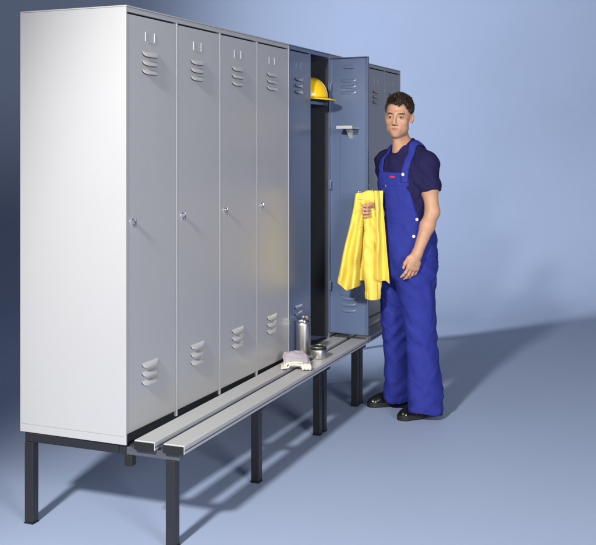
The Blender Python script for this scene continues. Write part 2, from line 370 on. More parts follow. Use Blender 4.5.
def sdf_mesh(fn, lo, hi, hs, B=16):
    lo = np.array(lo, float); hi = np.array(hi, float); n = np.ceil((hi - lo) / hs / B).astype(int) * B
    V = np.ones(tuple(n + 1), np.float32)
    nb = n // B
    C = np.stack(np.meshgrid(*[np.arange(k) for k in nb], indexing='ij'), -1).reshape(-1, 3)
    cen = lo + (C + .5) * B * hs; dv = fn(cen); rad = B * hs * .87 * 1.25 + .012
    ar = np.arange(B + 1); loc = np.stack(np.meshgrid(ar, ar, ar, indexing='ij'), -1).reshape(-1, 3)
    for cidx, d in zip(C, dv):
        sl = tuple(slice(c_ * B, c_ * B + B + 1) for c_ in cidx)
        if abs(d) > rad:
            if d < 0: V[sl] = np.minimum(V[sl], -1) if False else -1.
            continue
    act = [c_ for c_, d in zip(C, dv) if abs(d) <= rad]
    for k in range(0, len(act), 12):
        ch = act[k:k + 12]
        P = np.concatenate([lo + (loc + c_ * B) * hs for c_ in ch]); r = fn(P).astype(np.float32).reshape(len(ch), B + 1, B + 1, B + 1)
        for c_, q in zip(ch, r): V[c_[0] * B:c_[0] * B + B + 1, c_[1] * B:c_[1] * B + B + 1, c_[2] * B:c_[2] * B + B + 1] = q
    S = V < 0
    s8 = [S[i:S.shape[0] - 1 + i, j:S.shape[1] - 1 + j, k:S.shape[2] - 1 + k] for i in (0, 1) for j in (0, 1) for k in (0, 1)]
    alls = s8[0].copy(); anys = s8[0].copy()
    for s in s8[1:]: alls &= s; anys |= s
    A = np.argwhere(anys & ~alls)
    idx = -np.ones(anys.shape, np.int32); idx[tuple(A.T)] = np.arange(len(A))
    pos = np.zeros((len(A), 3)); cnt = np.zeros(len(A))
    cor = [(i, j, k) for i in (0, 1) for j in (0, 1) for k in (0, 1)]
    for a in cor:
        for ax in range(3):
            if a[ax]: continue
            b = list(a); b[ax] = 1
            va = V[A[:, 0] + a[0], A[:, 1] + a[1], A[:, 2] + a[2]]; vb = V[A[:, 0] + b[0], A[:, 1] + b[1], A[:, 2] + b[2]]
            m = (va < 0) != (vb < 0); t = np.where(m, va / np.where(m, va - vb, 1), 0)
            p = np.tile(np.array(a, float), (len(A), 1)); p[:, ax] += t
            pos[m] += p[m]; cnt[m] += 1
    pts = lo + (A + pos / cnt[:, None]) * hs
    quads = []
    for ax in range(3):
        s0 = [slice(None)] * 3; s1 = [slice(None)] * 3; s0[ax] = slice(0, -1); s1[ax] = slice(1, None)
        a_, b_ = S[tuple(s0)], S[tuple(s1)]; E = np.argwhere(a_ != b_)
        u, v = (ax + 1) % 3, (ax + 2) % 3
        ok = (E[:, u] > 0) & (E[:, v] > 0) & (E[:, u] < n[u]) & (E[:, v] < n[v]); E = E[ok]
        ins = a_[tuple(E.T)]
        def g(du, dv):
            q = E.copy(); q[:, u] -= du; q[:, v] -= dv; return idx[tuple(q.T)]
        Q = np.stack([g(0, 0), g(1, 0), g(1, 1), g(0, 1)], 1)
        Q[~ins] = Q[~ins][:, ::-1]
        quads.append(Q)
    Q = np.concatenate(quads)
    # one light smoothing pass against stair-steps
    acc = np.zeros_like(pts); cn = np.zeros(len(pts))
    for a, b in ((0, 1), (1, 2), (2, 3), (3, 0)):
        np.add.at(acc, Q[:, a], pts[Q[:, b]]); np.add.at(cn, Q[:, a], 1); np.add.at(acc, Q[:, b], pts[Q[:, a]]); np.add.at(cn, Q[:, b], 1)
    pts = pts * .6 + .4 * acc / np.maximum(cn, 1)[:, None]
    return pts, Q
R0 = (405 - CX) * 5.69 / FPX; FW0 = 5.69
ORG = W(FW0, R0, 0)
def to_local(P):    # (r, t, z) -> offsets from ORG in world axes
    P = np.asarray(P); r, t, z = P[..., 0], P[..., 1], P[..., 2]
    return np.stack([r * SS - t * CC, -r * CC - t * SS, z], -1)
def J(px, py, t):
    fw = FW0 - t; return np.array([(px - CX) * fw / FPX - R0, t, CAM[2] - (py - HY) * fw / FPX])
def sdf_obj(name, fn, lo, hi, hs, m, parent, colf=None):
    P, Q = sdf_mesh(fn, lo, hi, hs)
    me = bpy.data.meshes.new(name)
    Lc = to_local(P).astype(np.float32)
    me.vertices.add(len(P)); me.vertices.foreach_set('co', Lc.ravel())
    me.loops.add(len(Q) * 4); me.loops.foreach_set('vertex_index', Q.ravel().astype(np.int32))
    me.polygons.add(len(Q)); me.polygons.foreach_set('loop_start', np.arange(0, len(Q) * 4, 4, dtype=np.int32))
    me.polygons.foreach_set('use_smooth', np.ones(len(Q), bool)); me.update(calc_edges=True); me.validate()
    bm = bmesh.new(); bm.from_mesh(me); bmesh.ops.recalc_face_normals(bm, faces=bm.faces[:]); bm.to_mesh(me); bm.free()
    if colf is not None:
        c = np.ones((len(P), 4), np.float32); c[:, :3] = colf(P); at = me.color_attributes.new('tone', 'FLOAT_COLOR', 'POINT'); at.data.foreach_set('color', c.ravel())
    me.materials.append(m); o = bpy.data.objects.new(name, me); put(o, parent); return o
# ------------------------------------------------------------------ the man
man = thing('person', 'young man in royal blue bib overalls and navy T-shirt standing by bench holding yellow jacket', 'person', ORG)
D = math.radians
# head frame
HP = D(19); HC = J(398.8, 117, .03)
def head_axes(phi, tilt=0., nod=0.):
    x = np.array([math.cos(phi), math.sin(phi), 0.]); y = np.array([-math.sin(phi), math.cos(phi), 0.]); z = np.array([0, 0, 1.])
    x, z = x * math.cos(tilt) + z * math.sin(tilt), z * math.cos(tilt) - x * math.sin(tilt)
    y, z = y * math.cos(nod) + z * math.sin(nod), z * math.cos(nod) - y * math.sin(nod)
    return np.stack([x, y, z], 1)       # columns
HA = head_axes(HP, D(-3), D(-2))
def hl(P): return (P - HC) @ HA / HSC
HSC = 1.0
def head_sdf(P, feats=True):
    q = hl(P); m = q.copy(); m[:, 0] = np.abs(q[:, 0])
    d = ell(q, (0, -.014, .044), (.0735, .094, .083))
    d = smin(d, ell(q, (0, .022, -.022), (.060, .066, .086)), .03)
    d = smin(d, ell(m, (.031, .016, -.068), (.026, .045, .030)), .032)        # jaw corners
    d = smin(d, ell(q, (0, .058, -.098), (.024, .024, .020)), .026)          # chin
    d = smin(d, ell(m, (.042, .052, -.026), (.018, .018, .015)), .02)        # cheekbones
    d = smin(d, cap(m, (.0, .0875, .022), (.036, .072, .025), .010, .009), .012)   # brow
    d = smax(d, -ell(m, (.031, .099, .001), (.017, .016, .0125)), .014)       # sockets
    d = smin(d, cap(q, (0, .090, .006), (0, .1100, -.034), .0075, .0092), .013)   # nose
    d = smin(d, ell(m, (.0105, .1005, -.039), (.0075, .010, .0065)), .006)
    d = smin(d, ell(q, (0, .073, -.068), (.026, .012, .018)), .022)           # mouth mound
    d = smin(d, cap(m, (0, .0905, -.0615), (.021, .082, -.0665), .0032, .0014), .004)
    d = smin(d, cap(m, (0, .0890, -.0730), (.015, .082, -.069), .0034, .0014), .004)
    d = smax(d, -cap(m, (0, .0950, -.0672), (.022, .084, -.0675), .0012, .0010), .002)
    d = smin(d, ell(m, (.031, .0765, .001), (.0150, .0135, .0118)), .002)      # lids
    d = smax(d, -ell(m, (.031, .0900, -.0005), (.0118, .0090, .0026)), .002)  # eye opening
    RE = np.array([[.90, .43, 0], [-.43, .90, 0], [0, 0, 1.]]).T
    e = ell(m, (.0735, -.012, -.006), (.0080, .018, .029), RE)
    e = smax(e, -ell(m, (.0800, .000, -.003), (.009, .012, .019), RE), .004)
    d = smin(d, e, .006)
    return d * HSC
PH_T = D(42)
TS = [  # z, r, t, a, b, phi  -- bare torso
    (.80, .012, .00, .150, .118, D(48)), (.92, .012, .00, .164, .124, D(48)), (1.02, .012, .0, .156, .116, D(46)), (1.10, .008, .0, .138, .105, D(45)),
    (1.22, .004, .0, .146, .110, D(43)), (1.33, .000, .0, .160, .116, D(42)), (1.41, -.002, .0, .160, .108, D(42)), (1.46, -.003, .0, .135, .088, D(42)), (1.495, -.004, .005, .070, .060, D(42)), (1.53, -.004, .01, .05, .05, D(42))]
SH_L = J(426.5, 165, .11); SH_R = J(387.5, 163, -.12); NKB = J(405.5, 145, -.035)
EL_L = J(432.5, 212, .17); WR_L = J(416.8, 255, .215)
EL_R = J(395, 214, -.20); WR_R = J(379, 214, .035)
def torso(P): return sections(P, TS)
def upper(P):
    d = torso(P)[0]
    for s_ in (SH_L, SH_R):
        d = smin(d, cap(P, SH_L * .5 + SH_R * .5 - np.array([0, 0, .02]), s_, .060, .053), .035)
        d = smin(d, cap(P, NKB - np.array([0, 0, .03 if s_ is SH_R else 0.]), s_ + np.array([0, 0, .010]), .048, .042), .03)
    return d
def arms(P, k=0.):
    d = cap(P, SH_L, (SH_L + EL_L) / 2, .055, .050); d = smin(d, cap(P, (SH_L + EL_L) / 2, EL_L, .046, .036), .02)
    fm = EL_L * .68 + WR_L * .32
    d = smin(d, cap(P, EL_L, fm, .036, .0405), .03); d = smin(d, cap(P, fm, WR_L, .0400, .0262), .02)
    e = cap(P, SH_R, EL_R, .055, .041); fr = EL_R * .65 + WR_R * .35
    e = smin(e, cap(P, EL_R, fr, .041, .042), .03); e = smin(e, cap(P, fr, WR_R, .042, .028), .02)
    return d, e
def chain(P, pts, rs, k=.004):
    d = None
    for a, b, ra, rb in zip(pts, pts[1:], rs, rs[1:]):
        c_ = cap(P, a, b, ra, rb); d = c_ if d is None else smin(d, c_, k)
    return d
# hands as joint chains: local frame u (fingers), v (across, towards the thumb), w (out of the back of the hand)
def hand(P, wrist, u, v, w, curls, lens, sc=1.0, thumb=((.02, .03, -.01), (.045, .05, -.02), (.07, .056, -.03))):
    G = lambda a, b, c_: wrist + (u * a + v * b + w * c_) * sc
    d = cap(P, G(-.01, .0, 0), G(.035, .012, 0), .025 * sc, .020 * sc)
    d = smin(d, cap(P, G(-.01, .0, 0), G(.035, -.014, 0), .025 * sc, .018 * sc), .015)
    d = smin(d, cap(P, G(.045, .028, 0), G(.08, .030, 0), .0150 * sc, .0125 * sc), .014)
    d = smin(d, cap(P, G(.045, .010, .001), G(.083, .010, .002), .0150 * sc, .0125 * sc), .014)
    d = smin(d, cap(P, G(.045, -.010, .0), G(.080, -.010, .001), .0145 * sc, .0120 * sc), .014)
    d = smin(d, cap(P, G(.045, -.026, -.002), G(.074, -.029, -.001), .0140 * sc, .0110 * sc), .014)
    for i, (base, ln, cu) in enumerate(zip(((.080, .030, 0), (.084, .010, .002), (.081, -.0105, .001), (.075, -.030, -.001)), lens, curls)):
        p = [G(*base)]; a = 0; spread = (.10, .02, -.05, -.12)[i]
        for sl, c_ in zip((.45, .30, .25), cu):
            a += c_; dr = (u * math.cos(a) - w * math.sin(a)) + v * spread * math.cos(a); p.append(p[-1] + dr * ln * sl * sc)
        r = (.0098, .0090, .0083, .0070) if i < 3 else (.0086, .0078, .0072, .0062)
        d = smin(d, chain(P, p, [x * sc for x in r]), .004)
    tp = [G(*q) for q in thumb]; d = smin(d, chain(P, [G(.01, .018, -.006)] + tp, [.017 * sc, .0135 * sc, .0105 * sc, .0085 * sc]), .008)
    return d
def unit(a): a = np.asarray(a, float); return a / np.linalg.norm(a)
uL = unit(J(409.5, 280, .225) - WR_L); vL = unit(np.array([-.80, .35, -.10])); vL = unit(vL - uL * (vL @ uL)); wL = np.cross(uL, vL)
if wL[1] < 0: wL = -wL
# right hand closed round the jacket: knuckles to image left, fingertips curled to the front
HR = J(372.5, 211, .075)
uR = unit([-.97, .20, .02]); vR = unit([0, 0, 1.]); wR = unit(np.cross(uR, vR)); 
if wR[1] > 0: wR = -wR
HRW = WR_R
HR_W = J(377.5, 211, .066)
def hands(P):
    a = hand(P, WR_L, uL, vL, wL, [(.25, .35, .25), (.30, .40, .30), (.36, .45, .30), (.42, .5, .3)], (.074, .082, .077, .062), .98,
             ((.030, .036, -.012), (.062, .044, -.022), (.090, .040, -.030)))
    b = hand(P, HR_W, uR, vR, wR, [(1.15, 1.4, 1.0), (1.15, 1.4, 1.0), (1.15, 1.4, 1.0), (1.15, 1.4, 1.0)], (.082, .090, .084, .070), .96,
             ((.03, .034, -.02), (.050, .042, -.040), (.072, .036, -.052)))
    return a, b
HIP_L = np.array([.012 + .085 * math.cos(D(48)), .085 * math.sin(D(48)), .90]); HIP_R = np.array([.012 - .085 * math.cos(D(48)), -.085 * math.sin(D(48)), .90])
KN_L = J(421, 336, .095); KN_R = J(397.5, 334, -.085)
AN_L = J(429, 405, .085); AN_R = J(401, 397, -.150)
AN_L[2] = .10; AN_R[2] = .10; AN_L[0] += .015; AN_R[0] += .012
def body(P):
    d, _, _ = torso(P)
    a, b = arms(P); ha, hb = hands(P)
    d = upper(P)
    d = smin(d, smin(a, ha, .014), .03); 
    e = smin(b, hb, .014); e = smin(e, cap(P, WR_R, HR_W, .028, .024), .012)
    d = smin(d, e, .03)
    nk0 = HC + HA @ np.array([0, -.022, -.07]); nk1 = np.array([-.004, .0, 1.455])
    d = smin(d, cap(P, nk0, nk1, .046, .056), .03)
    d = smin(d, cap(P, HC + HA @ np.array([0, .035, -.09]), nk1 + np.array([-.03, .02, .02]), .02, .03), .03)
    d = smin(d, head_sdf(P), .012)
    for h_, k_, a_ in ((HIP_L, KN_L, AN_L), (HIP_R, KN_R, AN_R)):
        d = smin(d, cap(P, h_, k_, .078, .052), .04); d = smin(d, cap(P, k_, a_, .052, .036), .03)
    return d
def tone(P):
    q = hl(P); c = np.tile(np.array([.53, .295, .185]), (len(P), 1))
    n_ = vnoise(P, 22.)[:, None] * .06 + 1; c = c * n_
    m = np.abs(q[:, 0])
    lip = np.exp(-((m / .021) ** 4)) * np.exp(-((q[:, 2] + .0675) / .0068) ** 4) * (q[:, 1] > .078); c = c * (1 - lip[:, None]) + np.array([.36, .13, .10]) * lip[:, None]
    ch = np.exp(-((m - .042) / .018) ** 2 - ((q[:, 2] + .035) / .02) ** 2) * (q[:, 1] > .03); c = c * (1 - .12 * ch[:, None] * np.array([0, .6, .6]))
    ey = np.exp(-((m - .031) / .0135) ** 4) * np.exp(-((q[:, 2] - .0030) / .0026) ** 2) * (q[:, 1] > .075); c = c * (1 - .7 * ey[:, None])
    st = ((q[:, 2] < -.045) & (q[:, 2] > -.13) & (q[:, 1] > -.0)) * .07 * (1 - lip); c = c * (1 - st[:, None] * np.array([.6, .7, .6]))
    br = np.exp(-((m - .033) / .0165) ** 4) * np.exp(-((q[:, 2] - .0175 - .12 * (m - .02) * (m > .02) + .6 * np.maximum(m - .042, 0)) / .0050) ** 4) * (q[:, 1] > .04); c = c * (1 - .92 * br[:, None])
    return c
sdf_obj('body', body, (-.45, -.42, .02), (.32, .42, 1.86), .0027, SKIN, man, tone)
# eyes
for s in (-1, 1):
    ctr = HC + HA @ np.array([s * .031, .0745, .0]); bm = bmesh.new(); bmesh.ops.create_uvsphere(bm, u_segments=24, v_segments=16, radius=.0128)
    e = obj('eye', bm, EYEW, man, smooth=True); e.location = to_local(ctr)
    gaze = unit(HA @ np.array([.16, 1, -.03])); ic = ctr + gaze * .0080
    bm = bmesh.new(); bmesh.ops.create_uvsphere(bm, u_segments=20, v_segments=12, radius=.0074); ir = obj('iris', bm, IRIS, e, smooth=True)
    ir.location = Vector(to_local(ic)) - e.location
# hair: cap plus tufts
def hair_region(q):
    y = q[:, 1]; m = np.abs(q[:, 0])
    g = np.interp(y, [-.12, -.07, -.03, -.005, .012, .035, .055, .09], [-.060, -.062, -.040, .012, -.012, .044, .074, .083])
    g = g + (y > .03) * (.007 * np.clip((m - .03) / .02, 0, 1) - .004 + .005 * np.sin(q[:, 0] * 150 + 1) * (m < .045))
    return g - q[:, 2]
def hair(P):
    q = hl(P)
    sh = ell(q, (0, -.016, .046), (.0750, .097, .086)) - .0015
    up = np.clip((q[:, 2] - .05) / .06, 0, 1)
    n_ = vnoise(q, (62, 62, 30.)) * .006 + vnoise(q, (120, 120, 50.), 7.) * .004
    sh = sh - up * .004 - n_ * (.35 + up) - .0
    return smax(sh, hair_region(q) + vnoise(q, 90., 3.) * .006, .004)
ho = sdf_obj('hair', hair, HC + np.array([-.12, -.13, -.09]), HC + np.array([.12, .13, .16]), .0022, HAIR, man)
bm = bmesh.new(); rr = random.Random(5); cnt = 0
while cnt < 3800:
    a = rr.uniform(0, 2 * math.pi); zz = rr.uniform(-.75, 1); s_ = math.sqrt(1 - zz * zz)
    dv = np.array([s_ * math.cos(a), s_ * math.sin(a), zz]); q = np.array([0, -.016, .046]) + dv * np.array([.076, .097, .086])
    if hair_region(q[None])[0] > -.003: continue
    cnt += 1; up = max(0, min(1, (q[2] - .03) / .07))
    front = max(0, min(1, (q[1] + .02) / .08))
    ln = .013 + .012 * up * rr.uniform(.5, 1.2)
    comb = np.array([.55 * math.sin(q[0] * 45 + q[1] * 30) + rr.uniform(-.25, .25), .55 - .9 * (1 - up) * (q[1] < .02) + .2 * up + rr.uniform(-.2, .2), -1.0 * (1 - up) + .25 * up])
    tn = comb - dv * (comb @ dv); tn = unit(tn); lift = (.20 + .75 * up * front * rr.uniform(.4, 1.1) + .12 * up)
    dr = unit(tn + dv * lift); p0 = q - dv * .003
    pts = [p0, p0 + dr * ln * .5, p0 + dr * ln * .9 + tn * ln * .05, p0 + dr * ln * 1.1 + tn * ln * .35 - dv * ln * .05]
    W_ = [to_local(HC + HA @ (p * HSC)) for p in pts]; tube(bm, W_, [.0017, .0019, .0012, .0003], 5)
obj('hair_tuft', bm, HAIR, ho, smooth=True)
# T-shirt
def shirt(P):
    d = upper(P); a, b = arms(P)
    sa = np.minimum(cap(P, SH_L + np.array([-.01, 0, .0]), EL_L, .053, .055), a - .009); sb = np.minimum(cap(P, SH_R, EL_R, .058, .060), b - .010)
    ax = unit(EL_L - SH_L); ca = (P - SH_L) @ ax - .152; ax2 = unit(EL_R - SH_R); cb = (P - SH_R) @ ax2 - .18
    fold = vnoise(P, (15, 15, 8.), 3.) * .006 + vnoise(P + P[:, 2:3] * np.array([[.9, .4, 0]]), (26, 26, 10.)) * .008 + vnoise(P, (50, 50, 30.), 5.) * .0025 + .004 * np.sin(P[:, 2] * 75 + P[:, 0] * 50 + 2 * vnoise(P, 12.)) * np.exp(-((P[:, 2] - 1.30) / .07) ** 2)
    base = d - .010
    full = smin(smin(base, smax(sa, ca, .006), .035), smax(sb, cb, .006), .035) - (.003 + np.clip(fold * np.clip((1.50 - P[:, 2]) / .06, 0, 1), -.003, np.where((P[:, 2] < 1.43) & (np.hypot(P[:, 0], P[:, 1]) < .150), .002, .013)))
    inner = smin(smin(d, a, .02), b, .02) - .0005
    o = smax(full, -inner, .003)
    neck = HC * 0 + np.array([-.018, .02, 0])
    # neckline: opening dips towards the front
    fq = -(P[:, 0] + .004) * math.sin(PH_T) + P[:, 1] * math.cos(PH_T); lq = (P[:, 0] + .004) * math.cos(PH_T) + P[:, 1] * math.sin(PH_T)
    nl = np.interp(fq, [-.08, -.03, .03, .075, .12], [1.572, 1.566, 1.533, 1.486, 1.476]) + np.clip(np.abs(lq) - .0, 0, .05) * .42
    c1 = cap(P, (-.006, -.005, 1.36), (-.006, -.012, 1.64), .074, .070)
    o = smax(o, -np.maximum(c1, nl - P[:, 2]), .004); o = np.maximum(o, P[:, 2] - 1.60)
    return np.maximum(o, .98 - P[:, 2])
sdf_obj('t_shirt', shirt, (-.33, -.34, .96), (.28, .32, 1.62), .0026, SHIRT, man)
# bib overalls
XS = lambda *k: k
LG_L = [(.035, J(426, 411, .09)[0], .085, .084, .104, D(50)), (.12, J(426, 400, .09)[0], .088, .087, .104, D(50)), (.3, J(424, 365, .1)[0], .095, .082, .096, D(50)),
        (.48, J(421, 335, .1)[0], .095, .083, .094, D(50)), (.68, J(418, 300, .1)[0], .085, .095, .105, D(48)), (.84, J(416, 272, .08)[0], .075, .10, .118, D(48)), (.95, J(413, 255, .05)[0], .05, .10, .115, D(48))]
LG_R = [(.045, J(399, 402, -.15)[0], -.15, .066, .082, D(50)), (.12, J(398.5, 395, -.15)[0], -.145, .071, .084, D(50)), (.3, J(397, 365, -.13)[0], -.12, .074, .084, D(50)),
        (.48, J(396.5, 335, -.1)[0], -.095, .080, .088, D(50)), (.68, J(397, 300, -.1)[0], -.085, .092, .102, D(48)), (.84, J(398, 272, -.08)[0], -.07, .10, .115, D(48)), (.95, J(400, 255, -.05)[0], -.05, .10, .115, D(48))]
def bibw(z): return np.interp(z, [1.08, 1.095, 1.12, 1.20, 1.30, 1.40], [.30, .165, .135, .118, .104, .095])
def overalls(P):
    z = P[:, 2]; lA, l1, f1 = sections(P, LG_L); lB, l2, f2 = sections(P, LG_R)
    sk = np.where(P[:, 0:1] > P[:, 1:2] * .7, 1., -1.); w6 = (1 - np.abs(vnoise(P + P[:, 2:3] * np.array([[1.3, .5, 0]]), (11, 11, 4.5), 17.))) ** 7 + .3 * (1 - np.abs(vnoise(P - P[:, 2:3] * np.array([[1.6, .2, 0]]), (12, 12, 6.), 23.))) ** 9; w6 = w6 * (.35 + np.exp(-((z - .12) / .1) ** 2) + np.exp(-((z - .50) / .13) ** 2) + .8 * np.exp(-((z - .85) / .14) ** 2))
    hem = np.exp(-((z - .10) / .075) ** 2); kn = np.exp(-((z - .47) / .12) ** 2); cr = np.exp(-((z - .80) / .10) ** 2)
    w1 = vnoise(P, (7, 7, 5.)); w2 = vnoise(P, (14, 14, 9.), 4.); w3 = vnoise(P, (34, 34, 22.), 9.); w4 = vnoise(P + (P[:, 2:3] * np.array([[.5, .3, 0]])), (20, 20, 7.), 2.); w5 = vnoise(P - (P[:, 2:3] * np.array([[.9, .5, 0]])), (11, 11, 22.), 6.)
    lA = lA - hem * (.0025 * np.sin(z * 100 + 9 * w1 + P[:, 0] * 32) + .005 * w5) - kn * .004 * np.sin(z * 70 + P[:, 0] * 45 + 4 * w1)
    lB = lB - hem * (.0025 * np.sin(z * 92 + 9 * w1 - P[:, 0] * 32) + .005 * w5) - kn * .004 * np.sin(z * 64 - P[:, 0] * 50 + 4 * w1)
    T2 = [(max(q[0], .0), q[1], q[2], q[3] + .022, q[4] + .022, q[5]) for q in TS]
    d, l, f_ = sections(P, T2)
    legs = smin(lA, lB, np.interp(z, [.3, .75], [.018, .05]))
    d = smin(d, legs, .035)
    d = d - (w1 * .006 + np.abs(w2) * .0035 + w3 * .0012 + (z < 1.1) * (w6 * .0038 * (.5 + .5 * np.clip(w1 * 3 + .4, 0, 1)) + w4 * .0055 + (.35 - np.abs(w5)) * .0012 + .0028 * (1 - np.abs(vnoise(P + P[:, 2:3] * np.array([[-.8, .2, 0]]), (9, 9, 3.5), 11.)) * 2) ** 3)) - cr * .0045 * np.sin((P[:, 0] * 60 + z * 55) + 3 * w1)
    d = d - .0016 * (np.exp(-((z - 1.095) / .012) ** 4)) 
    # outseam down the side of each leg
    out = 0 if True else np.exp(-((l1 * .8 - .0) / .1) ** 2) * 0
    # bib cut
    up = z - 1.10
    side = np.abs(l) - bibw(z); cut = np.maximum(side, -(f_ + .0))
    topz = 1.385; cut = np.maximum(cut, z - topz)
    region = np.where(z < 1.085, -1., cut)
    d = smax(d, np.minimum(region, .05), .003)
    # pocket on the bib and its flap
    pk = (np.abs(np.abs(l - .0) - .078) < .0018) & (z > 1.19) & (z < 1.345); d = d - .0018 * pk
    pk2 = (np.abs(z - 1.315) < .003) & (np.abs(l) < .078); d = d - .0018 * pk2
    # hollow chest part so it lies over the shirt
    sh, _, _ = torso(P); d = np.where(z > 1.0, np.maximum(d, -(sh - .004)), d)
    d = np.maximum(d, .046 + .010 * np.sin(P[:, 0] * 30) - z)
    return d
ov = sdf_obj('bib_overalls', overalls, (-.33, -.34, .015), (.32, .34, 1.42), .0028, DENIM, man)
# straps: bands over the shoulders
def torso_hit(l0, z, front=True, off=.02):
    S = np.array(sorted(TS)); I = lambda k: np.interp(z, S[:, 0], S[:, k]); cr, ct, a, b, ph = [I(k) for k in range(1, 6)]
    a += off; b += off; f_ = b * math.sqrt(max(0, 1 - (l0 / a) ** 2)) * (1 if front else -1)
    return np.array([cr + l0 * math.cos(ph) - f_ * math.sin(ph), ct + l0 * math.sin(ph) + f_ * math.cos(ph), z])
for s in (-1, 1):
    pth = [torso_hit(s * .080, 1.33), torso_hit(s * .082, 1.38), torso_hit(s * .088, 1.42, True, .024)]
    top = np.array([-.003 + s * .092 * math.cos(PH_T), s * .092 * math.sin(PH_T), 1.548 if s > 0 else 1.512]);
    fdir = np.array([-math.sin(PH_T), math.cos(PH_T), 0])
    pth += [top + fdir * .075 + np.array([0, 0, -.045]), top + fdir * .035 + np.array([0, 0, .004]), top - fdir * .02 + np.array([0, 0, .004]), top - fdir * .075 + np.array([0, 0, -.04])]
    pth += [torso_hit(s * .06, 1.38, False, .026), torso_hit(s * .045, 1.28, False, .022), torso_hit(s * .04, 1.12, False, .022)]
    # catmull-rom
    fine = []
    for i in range(len(pth) - 1):
        p0, p1, p2, p3 = pth[max(i - 1, 0)], pth[i], pth[i + 1], pth[min(i + 2, len(pth) - 1)]
        for k in range(6):
            t = k / 6; fine.append(.5 * (2 * p1 + (p2 - p0) * t + (2 * p0 - 5 * p1 + 4 * p2 - p3) * t * t + (3 * p1 - p0 - 3 * p2 + p3) * t ** 3))
    # keep it outside the shirt
    arr = np.array(fine)
    for _ in range(6):
        tf = upper; dd = tf(arr); g = np.zeros_like(arr)
        for ax in range(3):
            e_ = np.zeros(3); e_[ax] = .002; g[:, ax] = (tf(arr + e_) - tf(arr - e_)) / .004
        g /= np.linalg.norm(g, axis=1)[:, None] + 1e-9
        arr = arr + g * (.0215 - dd)[:, None]
    bm = bmesh.new(); prev = None; lat = np.array([math.cos(PH_T), math.sin(PH_T), 0])
    for i, p in enumerate(arr):
        nn = g[i]; tg = unit(arr[min(i + 1, len(arr) - 1)] - arr[max(i - 1, 0)]); sd = unit(np.cross(nn, tg)); row = []
        for wv in (-.021, -.010, 0, .010, .021): row.append(bm.verts.new(to_local(p + sd * wv - nn * (abs(wv) * .12))))
        if prev:
            for a in range(4): bm.faces.new((prev[a], prev[a + 1], row[a + 1], row[a]))
        prev = row
    so_ = obj('shoulder_strap', bm, DENIM, ov, smooth=True); md = so_.modifiers.new('t', 'SOLIDIFY'); md.thickness = .004; md.offset = 0
def button(p, n_, r=.0085, m=CHROME, par=ov, name='button'):
    n_ = Vector(to_local(n_)).normalized(); M = n_.to_track_quat('Z', 'Y').to_matrix().to_4x4()
    bm = bmesh.new(); lathe(bm, [(r, 0), (r, .002), (r * .75, .0035), (r * .3, .003)], 20, (0, 0, 0), M); o = obj(name, bm, m, par, auto=40); o.location = to_local(p); return o
def surf_at(px, py, fn, t0=.35):   # march towards the body along the camera's line
    ts = np.linspace(t0, -.1, 900); A = np.array([J(px, py, t) for t in ts]); d = fn(A); k = int(np.argmax(d < 0)); p = A[k]
    g = np.array([(fn((p + e)[None])[0] - fn((p - e)[None])[0]) for e in np.eye(3) * .006]); return p, unit(g)
for (px, py, fn, m_) in ((403.0, 174.5, overalls, PLAST), (385.5, 186, overalls, CHROME), (416.8, 219.5, overalls, PLAST), (413.8, 236.5, overalls, PLAST)):
    p, g_ = surf_at(px, py, fn); button(p + g_ * .0015, g_, .0088 if m_ is PLAST else .008, m_)
p, g_ = surf_at(392.5, 177, overalls)
nv = Vector(to_local(g_)).normalized(); bm = bmesh.new(); box(bm, -.0165, .0165, -.006, .006, 0, .0015, .0006); lb = obj('name_tab', bm, RED, ov)
xa = Vector(to_local(unit(np.cross(np.array([0, 0, 1.]), g_)))).normalized(); ya = nv.cross(xa)
lb.matrix_local = Matrix.Translation(Vector(to_local(p + g_ * .0015))) @ Matrix((xa, ya, nv)).transposed().to_4x4()
# boots
def boot(toe, heel, name):
    toe = np.array(toe, float); heel = np.array(heel, float); dr = unit(toe - heel); ln = np.linalg.norm(toe - heel); sd = np.array([-dr[1], dr[0], 0])
    def loc(P): q = P - heel; return np.stack([q @ dr, q @ sd, q[:, 2]], 1)
    def prof(q, g=0.):
        a = cap(q * [1, 1, 0], (.0 + .036, 0, 0), (ln * .45, 0, 0), .034 + g, .036 + g); b = cap(q * [1, 1, 0], (ln * .62, .003, 0), (ln - .043, .002, 0), .047 + g, .041 + g); return smin(a, b, .05)
    def up(P):
        q = loc(P); d = prof(q, -.003)
        hgt = np.interp(q[:, 0], [0, .07, .12, ln * .6, ln * .78, ln], [.15, .15, .115, .085, .072, .050]); d = smax(d, q[:, 2] - hgt, .028)
        cs = np.abs(q[:, 1]); d = smax(d, (q[:, 2] - hgt) * .7 + cs * .9 - .018, .02)
        d = smin(d, cap(q, (.062, 0, .06), (.068, 0, .15), .034, .034), .03)
        d = d - .0015 * np.exp(-((q[:, 0] - ln * .68 + .2 * (q[:, 2] - .03)) / .003) ** 2) - vnoise(P, 40.) * .001 - .0012 * np.sin(q[:, 0] * 230) * np.exp(-((q[:, 0] - ln * .60) / .03) ** 2)
        return np.maximum(d, .022 - q[:, 2])
    def so(P):
        q = loc(P); d = prof(q, .002); arch = .010 * np.exp(-((q[:, 0] - ln * .40) / .028) ** 4); return np.maximum(np.maximum(d, q[:, 2] - .028), arch - q[:, 2] + .0005)
    lo = np.minimum(toe, heel) - np.array([.08, .08, .006]); hi = np.maximum(toe, heel) + np.array([.08, .08, .2]); lo[2] = -.006
    b = sdf_obj(name, up, lo, hi, .0024, BOOT, man); hi2 = hi.copy(); hi2[2] = .05; sdf_obj('sole', so, lo, hi2, .0024, SOLE, b)
